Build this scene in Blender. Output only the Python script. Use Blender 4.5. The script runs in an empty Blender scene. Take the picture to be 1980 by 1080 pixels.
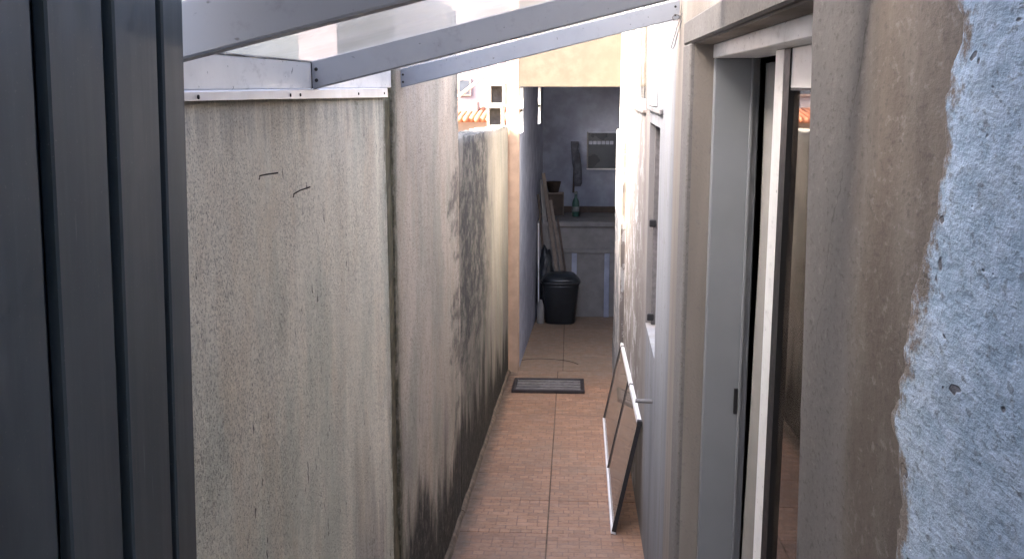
import bpy, bmesh, math, random
from mathutils import Vector, Matrix, noise
random.seed(7)
R = math.radians
sc = bpy.context.scene
C = sc.collection
ZC = 2.25                      # eye height above the floor of the back room (z = 0)
SL = 0.0932                    # the passage floor falls this much per metre
def fz(y): return ZC - 1.5 - SL*y if y < 8.03 else 0.0

# ------------------------------------------------------------------ camera
cam = bpy.data.cameras.new('camera'); cam.sensor_width = 36; cam.lens = 36*2000/1980
cam.clip_start = 0.02; cam.clip_end = 500
co = bpy.data.objects.new('camera', cam); C.objects.link(co); sc.camera = co
co.location = (0, 0, ZC)
PITCH = math.atan(375/2000); YAW = math.atan(115/math.hypot(2000, 375))
co.rotation_euler = (math.pi/2 - PITCH, 0, YAW)

# ------------------------------------------------------------------ sky, sun, exposure
SUN = Vector((1.0, 0.2, -0.75)).normalized()
w = bpy.data.worlds.new('World'); sc.world = w; w.use_nodes = True
nt = w.node_tree; nt.nodes.clear()
sky = nt.nodes.new('ShaderNodeTexSky'); sky.sky_type = 'NISHITA'; sky.sun_disc = False
sky.sun_elevation = math.asin(-SUN.z); sky.sun_rotation = math.atan2(-SUN.x, -SUN.y) % (2*math.pi)
sky.dust_density = 6.0; sky.air_density = 0.45; sky.ozone_density = 0.05
bg = nt.nodes.new('ShaderNodeBackground'); bg.inputs['Strength'].default_value = 0.15
wo = nt.nodes.new('ShaderNodeOutputWorld')
nt.links.new(sky.outputs[0], bg.inputs[0]); nt.links.new(bg.outputs[0], wo.inputs[0])
sl = bpy.data.lights.new('sun', 'SUN'); sl.energy = 2.0; sl.angle = R(0.53); sl.color = (1, 0.86, 0.66)
so = bpy.data.objects.new('sun', sl); C.objects.link(so)
so.rotation_euler = SUN.to_track_quat('-Z', 'Y').to_euler(); so.location = (-4, -6, 9)
sc.view_settings.view_transform = 'Standard'; sc.view_settings.look = 'None'
sc.view_settings.exposure = 4.4; sc.view_settings.gamma = 1; sc.view_settings.use_curve_mapping = False
sc.render.engine = 'CYCLES'
sc.cycles.max_bounces = 8; sc.cycles.diffuse_bounces = 5; sc.cycles.transparent_max_bounces = 12

# ------------------------------------------------------------------ material helpers
class M:
    def __init__(s, name, rough=0.8, metal=0.0, spec=0.5):
        s.m = bpy.data.materials.new(name); s.m.use_nodes = True
        s.t = s.m.node_tree; s.b = s.t.nodes['Principled BSDF']
        s.b.inputs['Roughness'].default_value = rough; s.b.inputs['Metallic'].default_value = metal
        s.b.inputs['Specular IOR Level'].default_value = spec
        s.geo = None; s.tc = None
    def n(s, k): return s.t.nodes.new(k)
    def put(s, sock, v):
        if isinstance(v, bpy.types.NodeSocket): s.t.links.new(v, sock)
        elif v is not None:
            if sock.type == 'RGBA' and not isinstance(v, (int, float)): v = (*v[:3], 1)
            sock.default_value = v
    def pos(s):
        if not s.geo: s.geo = s.n('ShaderNodeNewGeometry')
        return s.geo.outputs['Position']
    def obj(s):
        if not s.tc: s.tc = s.n('ShaderNodeTexCoord')
        return s.tc.outputs['Object']
    def rnd(s): return s.n('ShaderNodeObjectInfo').outputs['Random']
    def sc(s, v, k, off=(0, 0, 0)):
        q = s.n('ShaderNodeMapping'); q.inputs['Scale'].default_value = k; q.inputs['Location'].default_value = off
        s.put(q.inputs[0], v); return q.outputs[0]
    def noise(s, v, scale, det=4, rough=0.55, dist=0):
        q = s.n('ShaderNodeTexNoise'); s.put(q.inputs['Vector'], v); q.inputs['Scale'].default_value = scale
        q.inputs['Detail'].default_value = det; q.inputs['Roughness'].default_value = rough; q.inputs['Distortion'].default_value = dist
        return q.outputs[0]
    def vor(s, v, scale, feat='F1', rnd=1.0):
        q = s.n('ShaderNodeTexVoronoi'); q.feature = feat; s.put(q.inputs['Vector'], v); q.inputs['Scale'].default_value = scale
        q.inputs['Randomness'].default_value = rnd
        return q.outputs['Distance']
    def step(s, v, a, b, lo=0.0, hi=1.0):
        q = s.n('ShaderNodeMapRange'); q.interpolation_type = 'SMOOTHSTEP'; s.put(q.inputs[0], v)
        q.inputs[1].default_value = a; q.inputs[2].default_value = b; q.inputs[3].default_value = lo; q.inputs[4].default_value = hi
        return q.outputs[0]
    def math(s, op, a, b=0.0, clamp=False):
        q = s.n('ShaderNodeMath'); q.operation = op; q.use_clamp = clamp; s.put(q.inputs[0], a); s.put(q.inputs[1], b); return q.outputs[0]
    def mix(s, f, a, b, mode='MIX'):
        q = s.n('ShaderNodeMix'); q.data_type = 'RGBA'; q.blend_type = mode
        s.put(q.inputs[0], f); s.put(q.inputs[6], a); s.put(q.inputs[7], b); return q.outputs[2]
    def sep(s, v):
        q = s.n('ShaderNodeSeparateXYZ'); s.put(q.inputs[0], v); return q.outputs
    def bump(s, h, strength=0.5, dist=0.01):
        q = s.n('ShaderNodeBump'); q.inputs['Strength'].default_value = strength; q.inputs['Distance'].default_value = dist
        s.put(q.inputs['Height'], h); s.t.links.new(q.outputs[0], s.b.inputs['Normal']); return q
    def col(s, c): s.put(s.b.inputs['Base Color'], c); return s.m
    def rough(s, r): s.put(s.b.inputs['Roughness'], r)

def simple(name, col, rough=0.6, metal=0.0, var=0.15, scale=30, bump=0.0, spec=0.5, dirt=None):
    m = M(name, rough, metal, spec)
    n1 = m.noise(m.pos(), scale, 5); n2 = m.noise(m.pos(), scale*0.17, 3)
    c = m.mix(m.step(n1, .3, .7), [x*(1-var) for x in col], [x*(1+var) for x in col])
    c = m.mix(m.step(n2, .35, .7, 0, .6), c, dirt or [x*(1-2*var) for x in col])
    if bump: m.bump(n1, bump, .004)
    m.rough(m.step(n1, .2, .8, max(0, rough-.08), min(1, rough+.08)))
    return m.col(c)

# ---- stained render of the boundary wall (world metres; y runs along the passage)
def wall_mat(name, light, dark, specks=1.0, streak=1.0, mold=1.0, black=None, top=None, algae=0.0, moldy0=-10.0, sf=1.0, stv=(1, 1, .16)):
    m = M(name, .93, 0, .2)
    p = m.pos(); x, y, z = m.sep(p)
    st = m.sc(p, stv)                    # vertical smears
    big = m.noise(st, 2.3, 4, .6); mid = m.noise(st, 9*sf, 4, .6); fine = m.noise(m.sc(p, (1, stv[1], .15)), 34*sf, 4, .6)
    c = m.mix(m.step(big, .34, .66), dark, light)
    c = m.mix(m.step(mid, .40, .72, 0, .55*streak), c, [k*.62 for k in dark])
    c = m.mix(m.step(fine, .5, .78, 0, .55*streak), c, [k*.45 for k in dark])
    c = m.mix(m.step(m.noise(m.sc(p, (1, stv[1], .12), (3, 1, 7)), 14*sf, 4), .55, .75, 0, .45), c, [min(1, k*1.25) for k in light])
    blot = m.noise(p, 4.5, 6, .65)
    c = m.mix(m.step(blot, .52, .72, 0, .35), c, (light[0]*.72, light[1]*.62, light[2]*.55))
    c = m.mix(m.step(m.noise(m.sc(p, (1, 1, .45), (2, 8, 3)), 3.4, 5, .65), .45, .64, 0, .6), c, (light[0]*.52, light[1]*.60, light[2]*.60))
    c = m.mix(m.step(m.noise(m.sc(p, (1, 1, .4), (6, 1, 9)), 4.6, 5, .65), .50, .66, 0, .55), c, (light[0]*.80, light[1]*.74, light[2]*.68))
    c = m.mix(m.step(m.noise(p, 85, 4, .75), .42, .62, 0, .24), c, [k*.5 for k in dark])
    h = m.math('ADD', z, m.math('MULTIPLY', y, SL)); h = m.math('SUBTRACT', h, ZC-1.5)     # height above the sloping floor
    if algae:
        a = m.math('MULTIPLY', m.step(h, 1.25, .35), m.step(m.noise(st, 5, 4, .6, .4), .44, .66))
        c = m.mix(m.math('MULTIPLY', a, algae), c, (.16, .19, .13))
        a2 = m.math('MULTIPLY', m.step(h, 1.0, .5), m.step(m.noise(m.sc(st, (1, 1, 1), (9, 4, 2)), 4, 4, .6), .5, .62))
        c = m.mix(m.math('MULTIPLY', a2, .45), c, (.17, .15, .16))
    jd = m.math('ABSOLUTE', m.math('SUBTRACT', y, 2.735))
    jw = m.math('MULTIPLY', m.noise(m.sc(p, (1, 1, .3)), 7, 5, .7), .16)
    jk = m.math('MULTIPLY', m.step(m.math('SUBTRACT', jd, jw), .06, -.05), m.step(m.noise(p, 26, 4, .7), .3, .6, .35, 1))
    c = m.mix(m.math('MULTIPLY', jk, .9), c, (.085, .083, .05))
    # pits in the render
    sp = m.noise(m.sc(p, (1, stv[1]**1.5, 1)), 235, 4, .75); gate = m.step(m.noise(p, 6, 4, .6), .30, .62, .045, 0.0)
    pits = m.step(m.math('SUBTRACT', sp, gate), .50, .64)
    pits2 = m.math('MULTIPLY', m.step(m.noise(m.sc(p, (1, 1, .5)), 70, 3, .6), .62, .72), m.step(m.noise(p, 5, 3), .46, .62))
    c = m.mix(m.math('MULTIPLY', pits, .55*specks), c, (.12, .11, .09))
    c = m.mix(m.math('MULTIPLY', pits2, .9*specks), c, (.05, .048, .042))
    if mold:
        edge = m.math('ADD', m.math('MULTIPLY', m.noise(m.sc(p, (1, 1, .35)), 2.2, 5, .65), 1.55), m.math('MULTIPLY', m.noise(m.sc(p, (1, 1, .12)), 22, 3), .25))
        edge = m.math('SUBTRACT', edge, .53)
        edge = m.math('MAXIMUM', edge, m.math('ADD', m.math('MULTIPLY', fine, .2), .01))
        k = m.step(m.math('SUBTRACT', h, edge), .14, -.12)
        k = m.math('MULTIPLY', k, m.step(m.noise(p, 30, 4, .7), .25, .55, .72, 1))
        k = m.math('MULTIPLY', k, m.step(y, moldy0, moldy0+.35))
        c = m.mix(m.math('MULTIPLY', k, mold), c, (.028, .028, .024))
    if black:                                     # large black mould stain: y0, y1, z0, z1 (eye-level metres)
        y0, y1, z0, z1 = black
        wob = m.math('MULTIPLY', m.math('SUBTRACT', m.noise(m.sc(p, (1, .3, .6)), 7, 6, .72), .5), 1.6)
        yy = m.math('ADD', y, wob); zz = m.math('ADD', z, wob)
        k = m.math('MULTIPLY', m.step(yy, y0-.15, y0+.1), m.step(yy, y1+.3, y1-.3))
        k = m.math('MULTIPLY', k, m.step(zz, ZC+z0-.5, ZC+z0+.2))
        k = m.math('MULTIPLY', k, m.step(m.noise(m.sc(p, (1, .3, .5)), 24, 5, .75), .36, .58, .25, 1))
        c = m.mix(m.math('MULTIPLY', k, .92), c, (.045, .048, .05))
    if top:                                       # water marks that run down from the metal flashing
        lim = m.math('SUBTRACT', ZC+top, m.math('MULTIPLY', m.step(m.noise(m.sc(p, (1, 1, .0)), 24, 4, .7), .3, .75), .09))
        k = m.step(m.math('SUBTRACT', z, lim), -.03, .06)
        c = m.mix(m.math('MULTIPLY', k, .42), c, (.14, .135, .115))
    m.bump(m.math('ADD', m.math('MULTIPLY', pits, -.7), m.math('ADD', m.math('MULTIPLY', m.noise(p, 60, 5, .7), 1.0), m.math('MULTIPLY', pits2, -1.0))), .55, .006)
    return m.col(c)

# ------------------------------------------------------------------ geometry helpers
def add_box(bm, x0, x1, y0, y1, z0, z1, bev=0.0, mtx=None):
    vs = [bm.verts.new(v) for v in ((x0,y0,z0),(x1,y0,z0),(x1,y1,z0),(x0,y1,z0),(x0,y0,z1),(x1,y0,z1),(x1,y1,z1),(x0,y1,z1))]
    fs = [bm.faces.new([vs[i] for i in q]) for q in ((0,3,2,1),(4,5,6,7),(0,1,5,4),(1,2,6,5),(2,3,7,6),(3,0,4,7))]
    if bev:
        es = list({e for f in fs for e in f.edges})
        r = bmesh.ops.bevel(bm, geom=es, offset=bev, segments=1, affect='EDGES')
        vs = list({v for f in r['faces'] for v in f.verts} | {v for f in fs if f.is_valid for v in f.verts})
    if mtx is not None:
        for v in vs: v.co = mtx @ v.co
    return vs
def box(x0, x1, y0, y1, z0, z1, bev=0.0, mtx=None):
    bm = bmesh.new(); add_box(bm, x0, x1, y0, y1, z0, z1, bev, mtx); return bm
def add_tube(bm, pts, r, seg=8, closed=False):
    pts = [Vector(p) for p in pts]; rings = []; n = len(pts)
    for i, p in enumerate(pts):
        a = pts[(i-1) % n] if (i or closed) else p; b = pts[(i+1) % n] if (i < n-1 or closed) else p
        t = (b-a).normalized(); u = t.orthogonal().normalized() if i == 0 else (u - t*u.dot(t)).normalized(); v = t.cross(u)
        rr = r[i] if isinstance(r, (list, tuple)) else r
        rings.append([bm.verts.new(p + (u*math.cos(2*math.pi*k/seg) + v*math.sin(2*math.pi*k/seg))*rr) for k in range(seg)])
    for i in range(n if closed else n-1):
        A, B = rings[i], rings[(i+1) % n]
        for k in range(seg): bm.faces.new((A[k], A[(k+1) % seg], B[(k+1) % seg], B[k]))
    if not closed:
        bm.faces.new(rings[0][::-1]); bm.faces.new(rings[-1])
def tube(pts, r, seg=8, closed=False):
    bm = bmesh.new(); add_tube(bm, pts, r, seg, closed); return bm
def lathe(prof, seg=20, sx=1.0, sy=1.0, at=(0, 0, 0), square=0.0):
    bm = bmesh.new(); rings = []
    for r, z in prof:
        ring = []
        for k in range(seg):
            a = 2*math.pi*k/seg; c, s = math.cos(a), math.sin(a)
            q = 1 + square*(1/max(abs(c), abs(s)) - 1)
            ring.append(bm.verts.new((at[0]+r*c*q*sx, at[1]+r*s*q*sy, at[2]+z)))
        rings.append(ring)
    for A, B in zip(rings, rings[1:]):
        for k in range(seg): bm.faces.new((A[k], A[(k+1) % seg], B[(k+1) % seg], B[k]))
    bm.faces.new(rings[0][::-1]); bm.faces.new(rings[-1]); return bm
def wloc(o):
    v = Vector((0, 0, 0))
    while o: v += o.location; o = o.parent
    return v
def mk(name, bm, mat, parent=None, local=False, smooth=False, origin=None):
    """one mesh object; geometry is given in world metres unless local"""
    off = Vector((0, 0, 0)) if local else (wloc(parent) if parent else Vector(origin or (0, 0, 0)))
    if off.length: bmesh.ops.translate(bm, verts=bm.verts, vec=-off)
    bmesh.ops.recalc_face_normals(bm, faces=bm.faces)
    me = bpy.data.meshes.new(name); bm.to_mesh(me); bm.free()
    if smooth:
        for f in me.polygons: f.use_smooth = True
    me.materials.append(mat)
    o = bpy.data.objects.new(name, me); C.objects.link(o)
    if parent: o.parent = parent
    elif origin: o.location = origin
    return o
def share(name, src, loc, parent, rot=None):
    o = bpy.data.objects.new(name, src.data); C.objects.link(o); o.parent = parent; o.location = loc
    if rot: o.rotation_euler = rot
    return o
def thing(name, label, cat, loc=(0, 0, 0), group=None):
    o = bpy.data.objects.new(name, None); C.objects.link(o); o.location = loc; o.empty_display_size = .1
    return tag(o, label, cat, group)
def tag(o, label, cat, group=None):
    o['label'] = label; o['category'] = cat
    if group: o['group'] = group
    return o
def struct(o): o['kind'] = 'structure'; return o

def slab(axis_x0, x1, ycuts, zcuts, holes):
    """upright wall between x0 and x1 with rectangular holes (index pairs into the y and z cuts)"""
    bm = bmesh.new(); ny, nz = len(ycuts)-1, len(zcuts)-1; x0 = axis_x0
    solid = lambda i, j: 0 <= i < ny and 0 <= j < nz and (i, j) not in holes
    cache = {}
    def V(x, y, z):
        k = (round(x, 5), round(y, 5), round(z, 5))
        if k not in cache: cache[k] = bm.verts.new((x, y, z))
        return cache[k]
    for i in range(ny):
        for j in range(nz):
            if not solid(i, j): continue
            a, b, c, d = ycuts[i], ycuts[i+1], zcuts[j], zcuts[j+1]
            for x in (x0, x1): bm.faces.new((V(x,a,c), V(x,b,c), V(x,b,d), V(x,a,d)))
            if not solid(i-1, j): bm.faces.new((V(x0,a,c), V(x1,a,c), V(x1,a,d), V(x0,a,d)))
            if not solid(i+1, j): bm.faces.new((V(x0,b,c), V(x1,b,c), V(x1,b,d), V(x0,b,d)))
            if not solid(i, j-1): bm.faces.new((V(x0,a,c), V(x1,a,c), V(x1,b,c), V(x0,b,c)))
            if not solid(i, j+1): bm.faces.new((V(x0,a,d), V(x1,a,d), V(x1,b,d), V(x0,b,d)))
    return bm

def rough_wall(xf, xb, y0, y1, z0, ztop, amp=.004, step=.05, seed=0, edge=0.0):
    """upright wall whose +x face is a gently uneven sheet; ztop(y) is its upper edge"""
    bm = bmesh.new(); ny = max(2, int((y1-y0)/step)); nz = max(2, int(2.4/step)); grid = []
    for i in range(ny+1):
        y = y0 + (y1-y0)*i/ny; row = []
        zt = ztop(y) + (edge*noise.noise(Vector((seed, y*9, 3)))*2 if edge else 0)
        for j in range(nz+1):
            z = z0 + (zt-z0)*j/nz
            d = amp*(noise.noise(Vector((seed*3.1, y*2.1, z*1.3))) + .5*noise.noise(Vector((seed+7, y*7, z*4))))
            yy = y
            if edge and i in (0, ny): yy += edge*noise.noise(Vector((seed+2, 5, z*12)))
            row.append(bm.verts.new((xf+d, yy, z)))
        grid.append(row)
    for i in range(ny):
        for j in range(nz): bm.faces.new((grid[i][j], grid[i+1][j], grid[i+1][j+1], grid[i][j+1])).smooth = True
    back = [(bm.verts.new((xb, r[0].co.y, z0)), bm.verts.new((xb, r[0].co.y, r[-1].co.z))) for r in grid]
    for i in range(ny):
        bm.faces.new((back[i][0], back[i+1][0], back[i+1][1], back[i][1]))
        bm.faces.new((grid[i][-1], grid[i+1][-1], back[i+1][1], back[i][1]))
        bm.faces.new((grid[i][0], grid[i+1][0], back[i+1][0], back[i][0]))
    for i in (0, ny):
        bm.faces.new([grid[i][j] for j in range(nz+1)] + [back[i][1], back[i][0]])
    return bm

# ------------------------------------------------------------------ materials
def plaster_grey():
    m = M('grey_plaster', .9, 0, .25); p = m.obj(); x, y, z = m.sep(p)
    st = m.sc(p, (1, .55, .22)); a = m.noise(st, 8, 5, .65); b = m.noise(m.sc(p, (1, .5, .14)), 22, 5, .7); f = m.noise(m.sc(p, (1, .4, .8)), 190, 4, .7)
    c = m.mix(m.step(a, .35, .65), (.122, .103, .088), (.186, .162, .140))
    c = m.mix(m.step(b, .5, .75, 0, .5), c, (.09, .08, .07))
    c = m.mix(m.step(m.noise(m.sc(p, (1, .5, .35), (4, 2, 1)), 9, 6, .7), .46, .66, 0, .7), c, (.175, .16, .143))
    c = m.mix(m.step(m.math('ADD', y, m.math('MULTIPLY', a, .3)), 1.05, 1.17, 0, .5), c, (.19, .19, .195))
    c = m.mix(m.step(f, .52, .68, 0, .55), c, (.085, .076, .068))
    c = m.mix(m.step(m.noise(m.sc(p, (1, .4, .8), (7, 7, 7)), 120, 4, .7), .55, .7, 0, .5), c, (.26, .245, .23))
    wob = m.math('MULTIPLY', m.math('SUBTRACT', m.noise(p, 9, 5, .7), .5), .10)
    cy = m.math('ADD', m.math('MULTIPLY', m.math('SUBTRACT', z, ZC), -.42), .985)
    dd = m.math('ABSOLUTE', m.math('ADD', m.math('SUBTRACT', y, cy), wob))
    ck = m.math('MULTIPLY', m.step(dd, .0035, .0005), m.step(m.noise(p, 7, 2), .38, .55))
    c = m.mix(m.math('MULTIPLY', ck, .45), c, (.05, .045, .04))
    crack = m.vor(m.sc(m.noise(p, 3, 3), (0, 0, 0)), 1) if False else None
    m.bump(m.math('ADD', m.math('MULTIPLY', a, .8), m.math('ADD', m.math('MULTIPLY', f, .6), m.math('MULTIPLY', m.noise(m.sc(p, (1, .35, .6)), 60, 6, .75), 1.2))), .22, .005)
    return m.col(c)
def house_paint():
    m = M('house_wall_paint', .88, 0, .25); p = m.obj(); x, y, z = m.sep(p)
    st = m.sc(p, (1, 1, .12)); a = m.noise(st, 3, 4, .62); b = m.noise(m.sc(p, (1, 1, .08)), 12, 5, .65); f = m.noise(p, 140, 3, .6)
    blue = m.mix(m.step(a, .35, .65), (.175, .184, .20), (.265, .275, .29))
    beige = m.mix(m.step(a, .35, .65), (.185, .163, .145), (.27, .245, .222))
    yw = m.math('ADD', y, m.math('MULTIPLY', m.math('SUBTRACT', a, .5), .9))
    c = m.mix(m.math('MULTIPLY', m.step(yw, 4.05, 4.35), m.step(yw, 6.9, 6.5)), blue, beige)
    g = m.mix(m.step(a, .35, .65), (.22, .195, .17), (.32, .29, .26))
    c = m.mix(m.step(m.math('ADD', y, m.math('MULTIPLY', m.math('SUBTRACT', a, .5), .12)), 3.06, 3.0), c, g)
    c = m.mix(m.step(b, .50, .74, 0, .6), c, (.16, .15, .14))
    c = m.mix(m.step(m.noise(m.sc(p, (1, .5, .8)), 26, 6, .75), .55, .68, 0, .6), c, (.17, .16, .155))
    pe = m.math('MULTIPLY', m.step(y, 4.2, 5.2), m.step(m.noise(m.sc(p, (1, .35, .5), (2, 2, 2)), 12, 6, .75), .52, .56))
    c = m.mix(m.math('MULTIPLY', pe, .85), c, (.46, .45, .44))
    h = m.math('SUBTRACT', m.math('ADD', z, m.math('MULTIPLY', y, SL)), ZC-1.5)
    k = m.step(m.math('SUBTRACT', h, m.math('MULTIPLY', m.noise(m.sc(p, (1, 1, .4)), 5, 5, .65), .42)), .06, -.12)
    c = m.mix(m.math('MULTIPLY', k, .3), c, (.15, .14, .12))
    c = m.mix(m.step(f, .6, .72, 0, .4), c, (.2, .19, .18))
    m.bump(m.math('ADD', m.math('MULTIPLY', a, 2.0), m.math('ADD', f, b)), .4, .005)
    return m.col(c)
def blue_coat():
    m = M('blue_stucco_paint', .85, 0, .3); p0 = m.obj(); p = m.sc(p0, (1, .42, .9))
    at = m.n('ShaderNodeAttribute'); at.attribute_name = 'edge'; ed = at.outputs['Fac']
    st = m.noise(p, 75, 4, .65); gr = m.noise(p, 170, 3, .7); big = m.noise(p, 7, 4, .6)
    c = m.mix(m.step(st, .35, .65), (.30, .415, .545), (.45, .575, .72))
    c = m.mix(m.step(big, .45, .7, 0, .5), c, (.54, .63, .73))
    c = m.mix(m.step(gr, .57, .68, 0, .6), c, (.13, .16, .20))
    chip = m.step(m.noise(m.sc(p, (1, 1, .9)), 60, 2, .5), .70, .73)
    chip2 = m.step(m.noise(m.sc(p, (1, 1, .7), (5, 3, 1)), 30, 3, .6), .69, .725)
    k = m.math('MAXIMUM', chip, chip2)
    c = m.mix(m.step(m.noise(p, 30, 5, .75), .5, .68, 0, .55), c, (.27, .34, .42))
    c = m.mix(m.step(m.noise(p, 12, 5, .7), .58, .7, 0, .5), c, (.26, .24, .24))
    k = m.math('MULTIPLY', k, .85)
    c = m.mix(k, c, (.10, .095, .10))
    worn = m.step(m.math('SUBTRACT', m.noise(m.sc(p0, (1, .6, .8)), 34, 6, .75), m.math('MULTIPLY', ed, 5.0)), .31, .47)
    c = m.mix(worn, c, m.mix(m.step(big, .4, .6), (.15, .13, .112), (.21, .185, .16)))
    spk = m.step(m.noise(p, 120, 3, .7), .60, .68)
    c = m.mix(m.math('MULTIPLY', spk, .55), c, (.14, .15, .17))
    m.bump(m.math('ADD', m.math('MULTIPLY', st, 1.2), m.math('ADD', m.math('MULTIPLY', gr, .8), m.math('MULTIPLY', k, -1.2))), .6, .0035)
    return m.col(c)
def tile_mat():
    m = M('terracotta_tile', .55, 0, .4); p = m.pos(); r = m.rnd()
    ob = m.sc(p, (1, 1, 1), (.0845, -.057, 0))
    q = m.n('ShaderNodeTexBrick'); m.put(q.inputs['Vector'], ob); q.offset = .5; q.squash = .5; q.squash_frequency = 3
    q.inputs['Scale'].default_value = 1; q.inputs['Brick Width'].default_value = .0914; q.inputs['Row Height'].default_value = .0457
    q.inputs['Mortar Size'].default_value = .004; q.inputs['Mortar Smooth'].default_value = .6; q.inputs['Bias'].default_value = 0
    for k, c in (('Color1', (.43, .245, .15)), ('Color2', (.25, .142, .09)), ('Mortar', (.19, .11, .075))): m.put(q.inputs[k], c)
    a = m.noise(p, 16, 6, .7); b = m.noise(m.sc(p, (1, 1.6, 1)), 42, 5, .75); d = m.noise(p, 3.2, 4, .6)
    c = m.mix(m.step(a, .38, .66, 0, .35), q.outputs[0], (.42, .25, .155))
    c = m.mix(m.step(b, .48, .72, 0, .85), c, (.12, .075, .05))
    c = m.mix(m.step(d, .45, .7, 0, .6), c, (.25, .175, .125))
    c = m.mix(m.step(m.noise(m.sc(p, (1, 1, 1), (4, 4, 4)), 26, 5, .7), .55, .7, 0, .5), c, (.46, .30, .20))
    c = m.mix(m.math('MULTIPLY', r, .28), c, (.19, .115, .08))
    x, y, z = m.sep(p)
    dust_sheen = m.math('MULTIPLY', m.step(y, 7.2, 8.2), m.step(m.noise(p, 9, 5, .7), .3, .6, .55, 1))
    c = m.mix(m.math('MULTIPLY', dust_sheen, .75), c, (.25, .20, .15))
    # dirt collected along the foot of the boundary wall
    k = m.step(m.math('SUBTRACT', x, m.math('MULTIPLY', m.noise(p, 12, 5, .7), .12)), -.435, -.52)
    c = m.mix(m.math('MULTIPLY', k, .8), c, (.07, .058, .045))
    m.rough(m.step(a, .3, .7, .42, .7))
    m.bump(m.math('ADD', q.outputs[1], m.math('MULTIPLY', b, -.7)), -.25, .003)
    return m.col(c)
def gate_mat():
    m = M('slate_gate_paint', .38, 0, .5); p = m.pos()
    a = m.noise(m.sc(p, (1, 1, .05)), 60, 4, .6); b = m.noise(p, 5, 4, .6); f = m.noise(p, 420, 2, .5)
    c = m.mix(m.step(b, .35, .65), (.052, .066, .071), (.074, .087, .091))
    c = m.mix(m.step(a, .5, .8, 0, .4), c, (.13, .14, .145))
    c = m.mix(m.step(m.noise(m.sc(p, (1, 1, .35)), 22, 6, .75), .5, .72, 0, .4), c, (.05, .056, .06))
    c = m.mix(m.step(f, .68, .74, 0, .3), c, (.2, .2, .2))
    c = m.mix(m.math('MULTIPLY', m.step(m.noise(m.sc(p, (1, 1, .03)), 210, 2, .5), .70, .76), m.step(m.noise(p, 9, 3), .5, .6, 0, .5)), c, (.24, .25, .25))
    m.rough(m.step(a, .3, .75, .33, .5)); m.bump(b, .2, .006)
    return m.col(c)
def white_metal(name='white_aluminium', col=(.80, .80, .79), rough=.36, dirt=(.40, .39, .38)):
    m = M(name, rough, 0, .5); p = m.pos()
    a = m.noise(p, 9, 5, .65); s = m.noise(m.sc(p, (1, .4, 1)), 45, 4, .65); f = m.noise(p, 85, 2, .5)
    c = m.mix(m.step(a, .45, .75, 0, .5), col, [k*.8 for k in col]); c = m.mix(m.step(s, .56, .8, 0, .5), c, dirt)
    c = m.mix(m.step(f, .71, .75, 0, .8), c, (.12, .12, .13))
    m.rough(m.step(s, .3, .7, rough-.08, rough+.12)); m.bump(a, .12, .006)
    return m.col(c)
def sheet_mat(name, tp_, tl_, c0, c1):
    m = M(name, .3, 0, .5); p = m.pos()
    a = m.noise(p, 6, 4, .6); b = m.noise(m.sc(p, (.5, 1, 1)), 30, 4, .6)
    c = m.mix(m.step(a, .35, .65), c0, c1); c = m.mix(m.step(b, .55, .75, 0, .4), c, (.5, .48, .45))
    m.col(c)
    tr = m.n('ShaderNodeBsdfTranslucent'); m.put(tr.inputs[0], c)
    tp = m.n('ShaderNodeBsdfTransparent'); tp.inputs[0].default_value = (.93, .94, .94, 1)
    mx = m.n('ShaderNodeMixShader'); mx.inputs[0].default_value = tl_
    m.t.links.new(m.b.outputs[0], mx.inputs[1]); m.t.links.new(tr.outputs[0], mx.inputs[2])
    m2 = m.n('ShaderNodeMixShader'); m2.inputs[0].default_value = tp_
    m.t.links.new(mx.outputs[0], m2.inputs[1]); m.t.links.new(tp.outputs[0], m2.inputs[2])
    m.t.links.new(m2.outputs[0], m.t.nodes['Material Output'].inputs[0])
    return m.m
def clear_glass(name, tint=(.93, .95, .95), wave=0.0, ior=1.5, dust_sheen=(.01, .09), dc=(.5, .40, .33, 1)):
    m = M(name, .02); p = m.pos()
    g = m.n('ShaderNodeBsdfGlossy'); g.inputs['Roughness'].default_value = .02
    t = m.n('ShaderNodeBsdfTransparent'); t.inputs[0].default_value = (*tint, 1)
    fr = m.n('ShaderNodeFresnel'); fr.inputs[0].default_value = ior
    d = m.n('ShaderNodeBsdfDiffuse'); d.inputs[0].default_value = dc
    if wave:
        bp = m.n('ShaderNodeBump'); bp.inputs['Strength'].default_value = wave; bp.inputs['Distance'].default_value = .004
        m.put(bp.inputs['Height'], m.noise(m.sc(p, (1, 1, .3)), 14, 2)); m.t.links.new(bp.outputs[0], g.inputs['Normal'])
    mx = m.n('ShaderNodeMixShader'); m.t.links.new(fr.outputs[0], mx.inputs[0]); m.t.links.new(t.outputs[0], mx.inputs[1]); m.t.links.new(g.outputs[0], mx.inputs[2])
    m2 = m.n('ShaderNodeMixShader'); m.put(m2.inputs[0], m.step(m.noise(p, 11, 5, .7), .35, .75, *dust_sheen))
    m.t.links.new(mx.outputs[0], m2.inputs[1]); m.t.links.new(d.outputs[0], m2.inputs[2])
    m.t.links.new(m2.outputs[0], m.t.nodes['Material Output'].inputs[0]); return m.m

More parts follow.
